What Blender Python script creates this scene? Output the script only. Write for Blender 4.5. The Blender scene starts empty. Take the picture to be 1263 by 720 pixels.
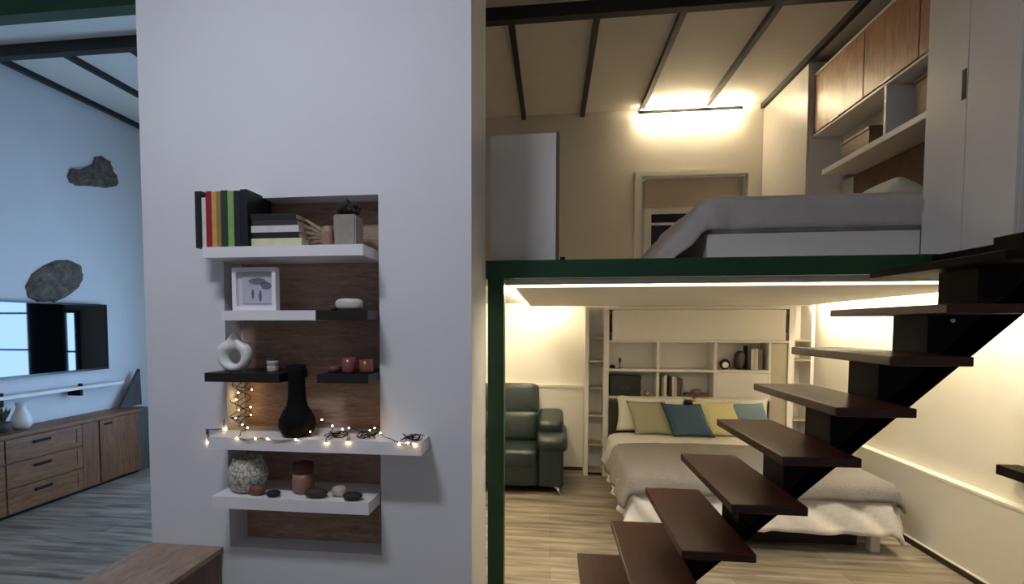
import bpy, bmesh, math, random
from mathutils import Vector, Matrix, noise

random.seed(7)
S = bpy.context.scene
COL = S.collection
PI = math.pi
COUNT = {}

# ------------------------------------------------------------------ materials
def lin(c):
    return tuple((v/12.92 if v <= .04045 else ((v+.055)/1.055)**2.4) for v in (x/255 for x in c)) + (1,)

def newmat(name):
    m = bpy.data.materials.new(name); m.use_nodes = True
    nt = m.node_tree; b = nt.nodes['Principled BSDF']
    return m, nt, b

def plain(name, c, rough=.55, var=.06, scale=14, bump=.0, metal=0, stretch=(1, 1, 1), coat=0, spec=.5):
    """colour with a little procedural variation"""
    m, nt, b = newmat(name)
    N = nt.nodes.new; L = nt.links.new
    tc = N('ShaderNodeTexCoord'); mp = N('ShaderNodeMapping'); nz = N('ShaderNodeTexNoise'); rp = N('ShaderNodeValToRGB')
    mp.inputs['Scale'].default_value = stretch
    nz.inputs['Scale'].default_value = scale; nz.inputs['Detail'].default_value = 5
    L(tc.outputs['Object'], mp.inputs[0]); L(mp.outputs[0], nz.inputs['Vector']); L(nz.outputs['Fac'], rp.inputs[0])
    l = lin(c)
    rp.color_ramp.elements[0].position = .3; rp.color_ramp.elements[1].position = .7
    rp.color_ramp.elements[0].color = tuple(v*(1-var) for v in l[:3]) + (1,)
    rp.color_ramp.elements[1].color = tuple(min(1, v*(1+var)) for v in l[:3]) + (1,)
    L(rp.outputs[0], b.inputs['Base Color'])
    b.inputs['Roughness'].default_value = rough; b.inputs['Metallic'].default_value = metal
    b.inputs['Specular IOR Level'].default_value = spec
    if coat: b.inputs['Coat Weight'].default_value = coat; b.inputs['Coat Roughness'].default_value = .15
    if bump:
        bp = N('ShaderNodeBump'); bp.inputs['Strength'].default_value = bump; bp.inputs['Distance'].default_value = .01
        L(nz.outputs['Fac'], bp.inputs['Height']); L(bp.outputs[0], b.inputs['Normal'])
    return m

def wood(name, c1, c2, stretch=(1, 12, 12), scale=3.0, rough=.45, coat=0, spec=.5):
    m, nt, b = newmat(name)
    N = nt.nodes.new; L = nt.links.new
    tc = N('ShaderNodeTexCoord'); mp = N('ShaderNodeMapping'); nz = N('ShaderNodeTexNoise'); nz2 = N('ShaderNodeTexNoise')
    mx = N('ShaderNodeMath'); mx.operation = 'ADD'; hf = N('ShaderNodeMath'); hf.operation = 'MULTIPLY'; hf.inputs[1].default_value = .5
    rp = N('ShaderNodeValToRGB')
    mp.inputs['Scale'].default_value = stretch
    nz.inputs['Scale'].default_value = scale; nz.inputs['Detail'].default_value = 8; nz.inputs['Distortion'].default_value = .8
    nz2.inputs['Scale'].default_value = scale*4; nz2.inputs['Detail'].default_value = 4
    L(tc.outputs['Object'], mp.inputs[0]); L(mp.outputs[0], nz.inputs['Vector']); L(mp.outputs[0], nz2.inputs['Vector'])
    L(nz.outputs['Fac'], mx.inputs[0]); L(nz2.outputs['Fac'], mx.inputs[1]); L(mx.outputs[0], hf.inputs[0]); L(hf.outputs[0], rp.inputs[0])
    rp.color_ramp.elements[0].position = .36; rp.color_ramp.elements[1].position = .64
    rp.color_ramp.elements[0].color = lin(c1); rp.color_ramp.elements[1].color = lin(c2)
    L(rp.outputs[0], b.inputs['Base Color']); b.inputs['Roughness'].default_value = rough
    b.inputs['Specular IOR Level'].default_value = spec
    if coat: b.inputs['Coat Weight'].default_value = coat; b.inputs['Coat Roughness'].default_value = .2
    bp = N('ShaderNodeBump'); bp.inputs['Strength'].default_value = .08; bp.inputs['Distance'].default_value = .004
    L(hf.outputs[0], bp.inputs['Height']); L(bp.outputs[0], b.inputs['Normal'])
    return m

def floor_mat():
    m, nt, b = newmat('laminate_floor')
    N = nt.nodes.new; L = nt.links.new
    tc = N('ShaderNodeTexCoord'); br = N('ShaderNodeTexBrick')
    br.inputs['Color1'].default_value = lin((170, 160, 146)); br.inputs['Color2'].default_value = lin((146, 137, 124)); br.inputs['Mortar'].default_value = lin((118, 109, 98))
    br.inputs['Scale'].default_value = 1; br.inputs['Mortar Size'].default_value = .0025
    br.inputs['Brick Width'].default_value = 1.25; br.inputs['Row Height'].default_value = .19; br.inputs['Bias'].default_value = 0
    br.offset = .37
    L(tc.outputs['Object'], br.inputs['Vector'])
    mp = N('ShaderNodeMapping'); mp.inputs['Scale'].default_value = (.75, 7, 1)
    nz = N('ShaderNodeTexNoise'); nz.inputs['Scale'].default_value = 2.1; nz.inputs['Detail'].default_value = 7; nz.inputs['Distortion'].default_value = .6
    L(tc.outputs['Object'], mp.inputs[0]); L(mp.outputs[0], nz.inputs['Vector'])
    rp = N('ShaderNodeValToRGB'); rp.color_ramp.elements[0].position = .32; rp.color_ramp.elements[1].position = .66
    rp.color_ramp.elements[0].color = (.40, .38, .36, 1); rp.color_ramp.elements[1].color = (1.15, 1.13, 1.1, 1)
    L(nz.outputs['Fac'], rp.inputs[0])
    mx = N('ShaderNodeMix'); mx.data_type = 'RGBA'; mx.blend_type = 'MULTIPLY'; mx.inputs['Factor'].default_value = 1
    L(br.outputs['Color'], mx.inputs[6]); L(rp.outputs[0], mx.inputs[7]); L(mx.outputs[2], b.inputs['Base Color'])
    b.inputs['Roughness'].default_value = .42; b.inputs['Specular IOR Level'].default_value = .35
    return m

def emit(name, c, strength):
    m, nt, b = newmat(name)
    b.inputs['Base Color'].default_value = lin(c)
    b.inputs['Emission Color'].default_value = lin(c); b.inputs['Emission Strength'].default_value = strength
    return m

M = {}
M['white_wall'] = plain('white_wall', (226, 226, 228), .75, .02, 3, spec=.2)
M['cream_wall'] = plain('cream_wall', (232, 227, 216), .75, .02, 3, spec=.2)
M['ceil'] = plain('ceiling_paint', (232, 227, 218), .8, .02, 3, spec=.2)
M['floor'] = floor_mat()
M['loft_floor'] = wood('loft_floor_wood', (120, 100, 80), (150, 128, 104))
M['green'] = plain('dark_green_steel', (20, 66, 36), .4, .1, 6)
M['black'] = plain('black_steel', (24, 25, 26), .45, .1, 8)
M['white_lac'] = plain('white_lacquer', (232, 228, 222), .38, .02, 5)
M['shelf_white'] = plain('shelf_white', (236, 233, 232), .42, .02, 6)
M['shelf_dark'] = wood('shelf_dark_wood', (22, 16, 15), (34, 25, 22))
M['niche_wood'] = wood('niche_back_wood', (136, 108, 92), (186, 154, 132), (2, 10, 14), 2.2, .6)
M['mahog'] = wood('mahogany', (39, 17, 12), (68, 31, 23), (14, 1.2, 14), 2.5, .36, spec=.35)
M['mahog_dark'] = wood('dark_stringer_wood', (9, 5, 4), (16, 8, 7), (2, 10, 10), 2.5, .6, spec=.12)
M['console'] = wood('console_oak', (98, 60, 32), (150, 100, 56), (10, 1.3, 14), 2.2, .5)
M['console_door'] = wood('console_oak_vertical', (96, 58, 34), (140, 94, 56), (10, 14, 1.3), 2.2, .5)
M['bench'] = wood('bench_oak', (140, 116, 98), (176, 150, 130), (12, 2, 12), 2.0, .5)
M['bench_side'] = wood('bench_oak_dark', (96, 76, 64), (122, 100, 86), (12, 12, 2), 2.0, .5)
M['cab_wood'] = wood('cabinet_wood', (150, 108, 80), (188, 146, 112), (10, 10, 1.5), 2.2, .35)
M['cab_back'] = wood('cabinet_back_wood', (92, 66, 46), (120, 88, 62), (10, 2, 10), 2.2, .5)
M['handle'] = plain('dark_handle', (26, 20, 16), .6, .05, spec=.2)
M['brown_trim'] = plain('brown_trim', (92, 74, 60), .5, .08)
M['leather'] = plain('dark_green_leather', (26, 39, 37), .38, .14, 30, .25, spec=.5)
M['chrome'] = plain('chrome', (190, 190, 190), .2, .02, metal=1)
M['sheet'] = plain('white_cotton', (236, 232, 226), .85, .03, 20, .1, spec=.15)
M['greyblanket'] = plain('taupe_grey_blanket', (138, 134, 134), .9, .08, 60, .35, spec=.15)
M['pillow_white'] = plain('pillow_white', (228, 228, 216), .85, .03, 20, .1, spec=.15)
M['pillow_sage'] = plain('pillow_sage', (166, 162, 136), .85, .06, 60, .2, spec=.15)
M['pillow_blue'] = plain('pillow_blue', (62, 84, 104), .8, .1, 60, .2, spec=.2)
M['pillow_lightblue'] = plain('pillow_lightblue', (112, 132, 146), .8, .1, 60, .2, spec=.2)
M['pillow_cream'] = plain('pillow_cream', (224, 214, 160), .85, .05, 60, .2, spec=.15)
M['brown_dark'] = plain('dark_brown_board', (48, 34, 28), .6, .1)
M['loft_duvet'] = plain('loft_duvet', (196, 188, 184), .85, .04, 20, .15, spec=.15)
M['stone'] = plain('rough_stone', (108, 98, 88), .95, .45, 16, 1.0)
M['ceramic'] = plain('white_ceramic', (232, 232, 226), .3, .02)
M['black_mat'] = plain('black_ceramic', (14, 14, 16), .8, .1, spec=.15)
M['screen'] = plain('tv_glass', (5, 6, 8), .03, .02, spec=.85)
M['bezel'] = plain('tv_bezel', (10, 12, 16), .3, .05)
M['led_warm'] = emit('led_warm', (255, 238, 200), 330)
M['led_lip'] = emit('led_profile_lip', (255, 246, 224), 2.2)
M['led_loft'] = emit('loft_bar_light', (255, 232, 190), 115)
M['led_loft_up'] = emit('loft_bar_uplight', (255, 232, 190), 600)
M['bulb'] = emit('fairy_bulb', (255, 214, 150), 45)
M['lamp_front'] = emit('front_ceiling_lamp', (234, 239, 255), 96)
M['sky_pane'] = emit('daylight_pane', (160, 202, 250), 17)
M['slate'] = plain('slate_grey', (84, 82, 86), .8, .15, 14)
M['greycab'] = wood('grey_side_wood', (74, 72, 66), (92, 90, 84), (10, 10, 1.5))
M['book_black'] = plain('book_black', (22, 24, 26), .5)
M['candle_glass'] = plain('candle_glass', (120, 60, 56), .2, .1)

# ------------------------------------------------------------------ mesh helpers
def bmn(): return bmesh.new()

def box(bm, x0, x1, y0, y1, z0, z1, bev=0, seg=2, mi=0):
    r = bmesh.ops.create_cube(bm, size=1)
    vs = r['verts']
    for v in vs:
        v.co = Vector(((x0+x1)/2+v.co.x*(x1-x0), (y0+y1)/2+v.co.y*(y1-y0), (z0+z1)/2+v.co.z*(z1-z0)))
    fs = {f for v in vs for f in v.link_faces}
    for f in fs: f.material_index = mi
    if bev:
        es = list({e for v in vs for e in v.link_edges})
        bmesh.ops.bevel(bm, geom=es, offset=bev, segments=seg, affect='EDGES', profile=.5)
    return vs

def prism(bm, pts, axis, a, b):
    """polygon pts extruded along axis ('X': pts=(y,z); 'Y': pts=(x,z); 'Z': pts=(x,y))"""
    def mk(p, t):
        return {'X': (t, p[0], p[1]), 'Y': (p[0], t, p[1]), 'Z': (p[0], p[1], t)}[axis]
    A = [bm.verts.new(mk(p, a)) for p in pts]; B = [bm.verts.new(mk(p, b)) for p in pts]
    n = len(pts)
    bm.faces.new(A); bm.faces.new(B[::-1])
    for i in range(n): bm.faces.new((A[i], B[i], B[(i+1) % n], A[(i+1) % n]))
    bmesh.ops.recalc_face_normals(bm, faces=bm.faces[:])

def tube(bm, path, r, seg=6):
    path = [Vector(p) for p in path]; rings = []
    for i, p in enumerate(path):
        t = (path[min(i+1, len(path)-1)]-path[max(i-1, 0)])
        t = t.normalized() if t.length > 1e-9 else Vector((0, 0, 1))
        u = t.cross(Vector((0, 0, 1)));
        if u.length < 1e-3: u = t.cross(Vector((0, 1, 0)))
        u.normalize(); w = t.cross(u)
        rr = r[i] if isinstance(r, (list, tuple)) else r
        rings.append([bm.verts.new(p+(u*math.cos(a)+w*math.sin(a))*rr) for a in (2*PI*k/seg for k in range(seg))])
    for A, B in zip(rings, rings[1:]):
        for k in range(seg): bm.faces.new((A[k], A[(k+1) % seg], B[(k+1) % seg], B[k]))
    bm.faces.new(rings[0][::-1]); bm.faces.new(rings[-1])
    bmesh.ops.recalc_face_normals(bm, faces=bm.faces[:])

def lathe(bm, prof, cx, cy, seg=28, sx=1, sy=1):
    rings = []
    for r, z in prof:
        if r < 1e-5: rings.append([bm.verts.new((cx, cy, z))])
        else: rings.append([bm.verts.new((cx+r*sx*math.cos(2*PI*k/seg), cy+r*sy*math.sin(2*PI*k/seg), z)) for k in range(seg)])
    for A, B in zip(rings, rings[1:]):
        for k in range(seg):
            if len(A) == 1 and len(B) == 1: continue
            if len(A) == 1: bm.faces.new((A[0], B[(k+1) % seg], B[k]))
            elif len(B) == 1: bm.faces.new((A[k], A[(k+1) % seg], B[0]))
            else: bm.faces.new((A[k], A[(k+1) % seg], B[(k+1) % seg], B[k]))
    if len(rings[0]) > 1: bm.faces.new(rings[0][::-1])
    if len(rings[-1]) > 1: bm.faces.new(rings[-1])
    bmesh.ops.recalc_face_normals(bm, faces=bm.faces[:])

def sgn(v, e): return math.copysign(abs(v)**e, v)

def puff(bm, c, h, e1=.5, e2=.5, mat=None, nu=28, nv=16):
    """superellipsoid cushion; c centre, h half sizes"""
    rows = []
    for j in range(nv+1):
        ph = -PI/2+PI*j/nv
        n = 1 if j in (0, nv) else nu
        row = []
        for i in range(n):
            th = 2*PI*i/nu
            p = Vector((h[0]*sgn(math.cos(ph), e1)*sgn(math.cos(th), e2), h[1]*sgn(math.cos(ph), e1)*sgn(math.sin(th), e2), h[2]*sgn(math.sin(ph), e1)))
            if mat: p = mat @ p
            row.append(bm.verts.new(Vector(c)+p))
        rows.append(row)
    for A, B in zip(rows, rows[1:]):
        for k in range(nu):
            if len(A) == 1: bm.faces.new((A[0], B[(k+1) % nu], B[k]))
            elif len(B) == 1: bm.faces.new((A[k], A[(k+1) % nu], B[0]))
            else: bm.faces.new((A[k], A[(k+1) % nu], B[(k+1) % nu], B[k]))
    bmesh.ops.recalc_face_normals(bm, faces=bm.faces[:])

def base_of(p):
    while p is not None and p.parent is not None: p = p.parent
    return Vector(p['_b']) if p is not None else Vector((0, 0, 0))

def obj(name, bm, mats, parent=None, base=None, smooth=False):
    b = base_of(parent) if parent is not None else Vector(base or (0, 0, 0))
    for v in bm.verts: v.co -= b
    me = bpy.data.meshes.new(name); bm.to_mesh(me); bm.free()
    for m in (mats if isinstance(mats, (list, tuple)) else [mats]): me.materials.append(M[m] if isinstance(m, str) else m)
    if smooth:
        for p in me.polygons: p.use_smooth = True
    o = bpy.data.objects.new(name, me); COL.objects.link(o)
    if parent is not None: o.parent = parent
    else: o.location = b
    o['_b'] = tuple(b)
    return o

def tag(o, label, cat, group=None):
    o['label'] = label; o['category'] = cat
    if group: o['group'] = group
    return o

def thing(name, base, label, cat, group=None):
    o = bpy.data.objects.new(name, None); COL.objects.link(o); o.location = base; o['_b'] = tuple(base)
    o.empty_display_size = .05
    return tag(o, label, cat, group)

def struct(name, bm, m, label=None):
    o = obj(name, bm, m); o['kind'] = 'structure'
    if label: o['label'] = label
    return o

def bx(name, m, parent, *a, bev=.003, **k):
    bm = bmn(); box(bm, *a, bev=bev); return obj(name, bm, m, parent, **k)

# ------------------------------------------------------------------ camera
cam = bpy.data.cameras.new('camera'); co = bpy.data.objects.new('camera', cam); COL.objects.link(co)
FX, CX, CY = 660., 595., 432.
cam.sensor_width = 36; cam.lens = FX/1263*36
cam.shift_x = (631.5-CX)/1263; cam.shift_y = (CY-360)/1263
cam.clip_start = .02
co.location = (0, 0, 1.75)
co.rotation_euler = (math.radians(90-2.8), 0, math.radians(7.35))
S.camera = co

# ------------------------------------------------------------------ room shell
ZC = 4.225
XL, XR, YB = -5.15, 2.92, 6.5
bm = bmn(); box(bm, XL-.1, XR+.1, -.6, YB+.1, -.1, 0); struct('floor', bm, 'floor')
bm = bmn(); box(bm, XL-.1, XR+.1, -.6, YB+.1, ZC, ZC+.1); struct('ceiling', bm, 'ceil')
bm = bmn(); box(bm, XL-.1, XL, -.6, YB+.1, 0, ZC); struct('wall_left', bm, 'white_wall')
bm = bmn(); box(bm, XR, XR+.1, -.6, YB+.1, 0, ZC); struct('wall_right', bm, 'cream_wall')
# back wall with the loft window recess cut out
WX0, WX1, WZ0, WZ1 = 1.03, 2.2, 2.2, 3.46
bm = bmn()
box(bm, XL, WX0, YB, YB+.1, 0, ZC); box(bm, WX1, XR, YB, YB+.1, 0, ZC)
box(bm, WX0, WX1, YB, YB+.1, 0, WZ0); box(bm, WX0, WX1, YB, YB+.1, WZ1, ZC)
box(bm, WX0, WX1, YB+.2, YB+.25, WZ0, WZ1)
struct('wall_back', bm, 'cream_wall')
bm = bmn(); box(bm, -2.28, -2.18, 3.351, YB, 0, ZC); struct('wall_partition', bm, 'cream_wall')

# central pier with the display niche
NX0, NX1, NZ0, NZ1 = -1.787, -.906, .50, 2.43
PX0, PX1, PY0, PY1 = -2.268, -.412, 2.75, 3.35
bm = bmn()
box(bm, PX0, NX0, PY0, PY1, 0, ZC); box(bm, NX1, PX1, PY0, PY1, 0, ZC)
box(bm, NX0, NX1, PY0, PY1, 0, NZ0); box(bm, NX0, NX1, PY0, PY1, NZ1, ZC)
box(bm, NX0, NX1, PY0+.16, PY1, NZ0, NZ1)
struct('wall_center', bm, 'white_wall')
bm = bmn(); box(bm, -1.772, NX1-.001, PY0+.148, PY0+.16, NZ0, NZ1-.001); struct('trim_1', bm, 'niche_wood', 'brown wood-grain lining on the back of the display niche')

# steel frame, beams and rafters
bm = bmn(); box(bm, XL, XR, 3.36, 3.47, 3.885, 4.10); struct('trim_2', bm, 'green')
bm = bmn(); box(bm, XL, XR, 4.29, 4.37, 4.125, ZC); struct('trim_3', bm, 'black')
n = 4
for x in (-5.085, -4.4, -3.73, -.34, .345, 1.01, 1.715, 2.345):
    bm = bmn(); box(bm, x-.024, x+.024, 4.37, YB, 4.175, ZC); struct('trim_%d' % n, bm, 'black'); n += 1
bm = bmn(); box(bm, -.398, -.296, 3.352, 3.455, 0, 2.036); struct('column_green', bm, 'green')
bm = bmn(); box(bm, -.41, XR, 3.345, 3.46, 2.036, 2.146); struct('beam_loft', bm, 'green')
bm = bmn(); box(bm, -2.18, XR, 3.46, YB, 2.0, 2.14); struct('floor_loft', bm, 'cream_wall')
bm = bmn(); prism(bm, [(3.478, 1.9995), (6.215, 1.9995), (6.215, 1.955), (3.478, 1.986)], 'X', -.24, 2.76); struct('ceiling_loft_underside', bm, 'ceil')
bm = bmn(); box(bm, 2.13, XR, 2.25, 3.345, 2.06, 2.138, .004); struct('floor_landing', bm, 'mahog_dark')

# wainscots and skirtings
bm = bmn(); box(bm, 2.855, XR, -.6, YB, 0.05, .60); box(bm, 2.845, XR, -.6, YB, .60, .625, .004); struct('trim_right_wainscot', bm, 'cream_wall')
bm = bmn(); box(bm, 2.843, XR, -.6, YB, .0, .045); struct('baseboard_right', bm, 'brown_dark')
bm = bmn(); box(bm, 2.842, 2.855, -.6, YB, .045, .055); struct('trim_right_skirting_lip', bm, 'white_lac')
bm = bmn(); box(bm, -2.18, .38, 6.44, YB, .04, .995); box(bm, -2.18, .38, 6.425, YB, .995, 1.03, .004); struct('trim_back_wainscot', bm, 'cream_wall')
bm = bmn(); box(bm, -2.18, .38, 6.43, YB, 0, .04); struct('baseboard_back', bm, 'brown_dark')

# loft window: recess with reveal, roller-shutter box, white sash with dark panes
bm = bmn()
box(bm, WX0-.08, WX0, YB-.02, YB+.001, 2.14, WZ1+.06); box(bm, WX1, WX1+.06, YB-.02, YB+.001, 2.14, WZ1+.06); box(bm, WX0, WX1, YB-.02, YB+.001, WZ1, WZ1+.06)
w1 = struct('window_1', bm, 'cream_wall')
bm = bmn(); box(bm, WX0+.06, WX1, YB+.12, YB+.199, 3.13, WZ1); obj('shutter_box', bm, plain('shutter_beige', (196, 184, 164), .6, .05, 20, stretch=(1, 1, 8)), w1)
bm = bmn(); box(bm, WX0+.06, WX0+.14, YB+.14, YB+.199, WZ0, 3.13); box(bm, WX1-.08, WX1, YB+.14, YB+.199, WZ0, 3.13); box(bm, WX0+.14, WX1-.08, YB+.14, YB+.199, 3.06, 3.13); box(bm, 1.60, 1.66, YB+.14, YB+.199, WZ0, 3.06); box(bm, WX0+.14, WX1-.08, YB+.15, YB+.199, 2.93, 2.955)
obj('sash', bm, 'white_lac', w1)
bm = bmn(); box(bm, WX0+.14, WX1-.08, YB+.18, YB+.199, WZ0, 3.06); obj('pane', bm, plain('night_pane', (30, 24, 20), .08, .05), w1)

# ------------------------------------------------------------------ left room: windows on the back wall (they light the wall and mirror in the screen)
def win(n, x0, x1, z0, z1, bars):
    bm = bmn(); t = .04
    box(bm, x0-t, x0, YB-.05, YB, z0-t, z1+t); box(bm, x1, x1+t, YB-.05, YB, z0-t, z1+t); box(bm, x0, x1, YB-.05, YB, z0-t, z0); box(bm, x0, x1, YB-.05, YB, z1, z1+t)
    for z in bars: box(bm, x0, x1, YB-.045, YB-.01, z-.012, z+.012)
    o = struct('window_%d' % n, bm, 'bezel')
    bm = bmn(); box(bm, x0, x1, YB-.02, YB-.002, z0, z1); obj('pane', bm, 'sky_pane', o)
win(2, -3.07, -2.36, .55, 2.35, (1.40, 1.90))
win(3, -3.79, -3.655, .6, 1.90, (1.38,))
bm = bmn(); box(bm, -3.60, -3.12, YB-.06, YB-.03, .02, 2.6)
c = obj('curtain', bm, plain('black_curtain', (18, 20, 20), .9, .2, 8, stretch=(8, 1, 1)), None, (-3.36, YB-.04, .02)); tag(c, 'dark curtain hanging between the two back windows of the left room', 'curtain')

# television
t = thing('television', (-5.10, 4.72, 1.60), 'large flat black television mounted on the pale blue left wall', 'television')
TVY0, TVY1, TVZ0, TVZ1 = 3.86, 5.575, 1.235, 1.975
bx('casing', 'bezel', t, -5.1495, -5.0865, TVY0, TVY1, TVZ0, TVZ1, bev=.006)
bm = bmn()
box(bm, -5.086, -5.078, TVY0, TVY1, TVZ1-.018, TVZ1); box(bm, -5.086, -5.078, TVY0, TVY1, TVZ0, TVZ0+.022); box(bm, -5.086, -5.078, TVY0, TVY0+.018, TVZ0+.022, TVZ1-.018); box(bm, -5.086, -5.078, TVY1-.018, TVY1, TVZ0+.022, TVZ1-.018)
obj('bezel', bm, 'bezel', t)
bm = bmn(); box(bm, -5.086, -5.082, TVY0+.018, TVY1-.018, TVZ0+.022, TVZ1-.018); obj('screen', bm, 'screen', t)

# white wall shelf under the television
t = thing('wall_shelf', (-5.06, 4.75, 1.06), 'long thin white wall shelf under the television', 'shelf')
bx('shelf_board', 'shelf_white', t, -5.15, -4.99, 3.85, 5.69, 1.05, 1.085, bev=.004)
for y in (4.28, 5.12):
    bx('bracket', 'handle', t, -5.149, -5.0, y-.018, y+.018, 0.985, 1.05)
    bx('bracket_screw', 'handle', t, -5.03, -4.995, y-.014, y+.014, 1.085, 1.115)

# console / sideboard
t = thing('sideboard', (-4.99, 4.70, 0), 'long oak-look sideboard with drawers and doors under the television', 'sideboard')
CXF = -4.835
bx('body', 'console', t, XL+.002, CXF, 3.6, 5.72, .03, .722)
bx('top_board', 'console', t, XL+.002, CXF+.025, 3.58, 5.735, .722, .758, bev=.004)
bx('plinth', 'handle', t, XL+.002, CXF-.02, 3.6, 5.72, 0, .03)
bx('frame_stile', 'console_door', t, CXF, CXF+.012, 4.93, 5.13, .04, .715)
for z0, z1 in ((.505, .712), (.275, .49), (.045, .26)):
    for y0, y1 in ((4.135, 4.915), (3.62, 4.12)):
        d = bx('drawer', 'console', t, CXF, CXF+.016, y0, y1, z0, z1, bev=.004)
        bm = bmn()   # raised frame of the drawer front
        for a in ((y0, y1, z1-.035, z1), (y0, y1, z0, z0+.035), (y0, y0+.06, z0+.035, z1-.035), (y1-.06, y1, z0+.035, z1-.035)):
            box(bm, CXF+.016, CXF+.022, *a)
        obj('drawer_frame', bm, 'console', d)
        yc = (4.48 if y1 > 4.5 else (y0+y1)/2)
        bx('handle', 'handle', d, CXF+.016, CXF+.032, yc-.085, yc+.085, z1-.075, z1-.05)
d = bx('door', 'console_door', t, CXF, CXF+.016, 5.145, 5.70, .045, .712, bev=.004)
bx('handle', 'handle', d, CXF+.016, CXF+.03, 5.2, 5.30, .655, .675)
o = obj('cabinet', (lambda b: (box(b, XL+.002, -4.87, 5.75, 5.97, 0, .735, .004), b)[1])(bmn()), 'greycab', None, (-5.0, 5.86, 0)); tag(o, 'narrow grey-brown cabinet standing at the far end of the oak sideboard', 'cabinet')

# things on the sideboard
bm = bmn(); prism(bm, [(5.66, .759), (6.0, .759), (5.985, 1.2)], 'X', -5.07, -5.03); o = obj('triangle_ornament', bm, 'slate', None, (-5.05, 5.86, .759))
tag(o, 'dark grey triangular slate ornament at the far end of the sideboard', 'ornament')
# the ornament reaches over the narrow cabinet; both tops share its foot
bm = bmn(); lathe(bm, [(0, .759), (.055, .759), (.085, .80), (.085, .85), (.055, .92), (.038, .96), (.046, 1.012), (.036, 1.005), (.028, .96)], -4.985, 4.44)
o = obj('vase', bm, 'ceramic', None, (-4.985, 4.44, .759), True); tag(o, 'small white bellied vase standing on the oak sideboard', 'vase')
t = thing('potted_plant', (-4.985, 4.27, .759), 'small green plant in a pot beside the white vase on the sideboard', 'plant')
bm = bmn(); lathe(bm, [(0, .759), (.045, .759), (.06, .85), (.052, .85), (.05, .84), (0, .84)], -4.985, 4.27, 20); obj('pot', bm, 'slate', t, smooth=True)
bm = bmn()
for k in range(26):
    a = random.uniform(0, 2*PI); l = random.uniform(.08, .17); rr = random.uniform(.02, .07)
    p0 = Vector((-4.985, 4.27, .84)); p1 = p0+Vector((rr*.5*math.cos(a), rr*.5*math.sin(a), l*.6)); p2 = p0+Vector((rr*math.cos(a), rr*math.sin(a), l))
    tube(bm, [p0, p1, p2], [.004, .011, .001], 5)
obj('foliage', bm, plain('olive_leaves', (78, 84, 62), .7, .2), t)

# patches of exposed stone in the left wall
def stone(pts, label):
    cy = sum(p[0] for p in pts)/len(pts); cz = sum(p[1] for p in pts)/len(pts)
    P2 = []
    for i in range(len(pts)):
        a, b = Vector(pts[i]), Vector(pts[(i+1) % len(pts)])
        for k in range(5): P2.append(a.lerp(b, k/5))
    bm = bmn(); rings = []
    for s, h in ((1.04, -.002), (1, .018), (.86, .03), (.68, .034), (.5, .036), (.32, .036), (.15, .034)):
        ring = []
        for p in P2:
            y = cy+(p[0]-cy)*s; z = cz+(p[1]-cz)*s
            nz = noise.noise(Vector((y*9, z*16, 1.3)))*.03+noise.noise(Vector((y*30, z*40, 5)))*.014
            j = .012*noise.noise(Vector((y*25, z*25, 9)))
            ring.append(bm.verts.new((XL+max(h+(nz if h > 0 else 0), .001), y+j, z+j)))
        rings.append(ring)
    n = len(P2)
    for A, B in zip(rings, rings[1:]):
        for k in range(n): bm.faces.new((A[k], A[(k+1) % n], B[(k+1) % n], B[k]))
    bm.faces.new(rings[-1]); bm.faces.new(rings[0][::-1])
    bmesh.ops.recalc_face_normals(bm, faces=bm.faces[:])
    o = obj('exposed_stone', bm, 'stone', None, (XL, cy, cz)); return tag(o, label, 'stone patch')
stone([(5.195, 3.32), (5.237, 3.42), (5.37, 3.45), (5.511, 3.55), (5.55, 3.63), (5.64, 3.675), (5.76, 3.65), (5.79, 3.56), (5.85, 3.52), (5.845, 3.40), (5.70, 3.34), (5.523, 3.312), (5.311, 3.267), (5.231, 3.273)], 'rough brown stone patch high on the left wall, the upper one below the ceiling')
stone([(4.69, 2.12), (4.757, 2.249), (4.891, 2.343), (5.03, 2.415), (5.175, 2.43), (5.304, 2.39), (5.335, 2.302), (5.28, 2.16), (5.13, 2.05), (4.99, 1.99), (4.8, 1.985), (4.71, 2.03)], 'rounded rough brown stone patch just above the television')

# wooden chest / bench in front of the pier
t = thing('bench', (-2.05, 2.1, 0), 'low oak-look bench box standing against the foot of the white pier', 'bench')
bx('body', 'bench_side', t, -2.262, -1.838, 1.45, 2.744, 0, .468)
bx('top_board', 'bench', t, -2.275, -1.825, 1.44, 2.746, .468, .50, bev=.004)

# ------------------------------------------------------------------ floating shelves of the niche
def fshelf(x0, x1, z0, z1, mat, label):
    a, b = max(x0, NX0+.003), min(x1, NX1-.003)
    yf, yw, yb = 2.575, 2.748, PY0+.146
    pts = [(x0, yf), (x1, yf), (x1, yw)]
    if x1 > b+1e-6: pts += [(b, yw)]
    pts += [(b, yb), (a, yb)]
    if x0 < a-1e-6: pts += [(a, yw), (x0, yw)]
    bm = bmn(); prism(bm, pts, 'Z', z0, z1)
    o = obj('floating_shelf', bm, mat, None, ((x0+x1)/2, 2.7, z0)); return tag(o, label, 'shelf', 'floating shelves across the wall niche')
fshelf(-1.79, -.93, 2.092, 2.147, 'shelf_white', 'thick white floating shelf carrying books, topmost across the niche')
fshelf(-1.69, -1.181, 1.770, 1.820, 'shelf_white', 'short white floating shelf under the framed picture')
fshelf(-1.178, -.909, 1.772, 1.820, 'shelf_dark', 'short dark floating shelf under the white oblong dish')
fshelf(-1.795, -1.382, 1.450, 1.497, 'shelf_dark', 'dark floating shelf under the white ring vase')
fshelf(-1.178, -.909, 1.452, 1.497, 'shelf_dark', 'short dark floating shelf carrying the red candle glasses')
fshelf(-1.783, -.639, 1.095, 1.160, 'shelf_white', 'wide white floating shelf with fairy lights and black vase')
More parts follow.
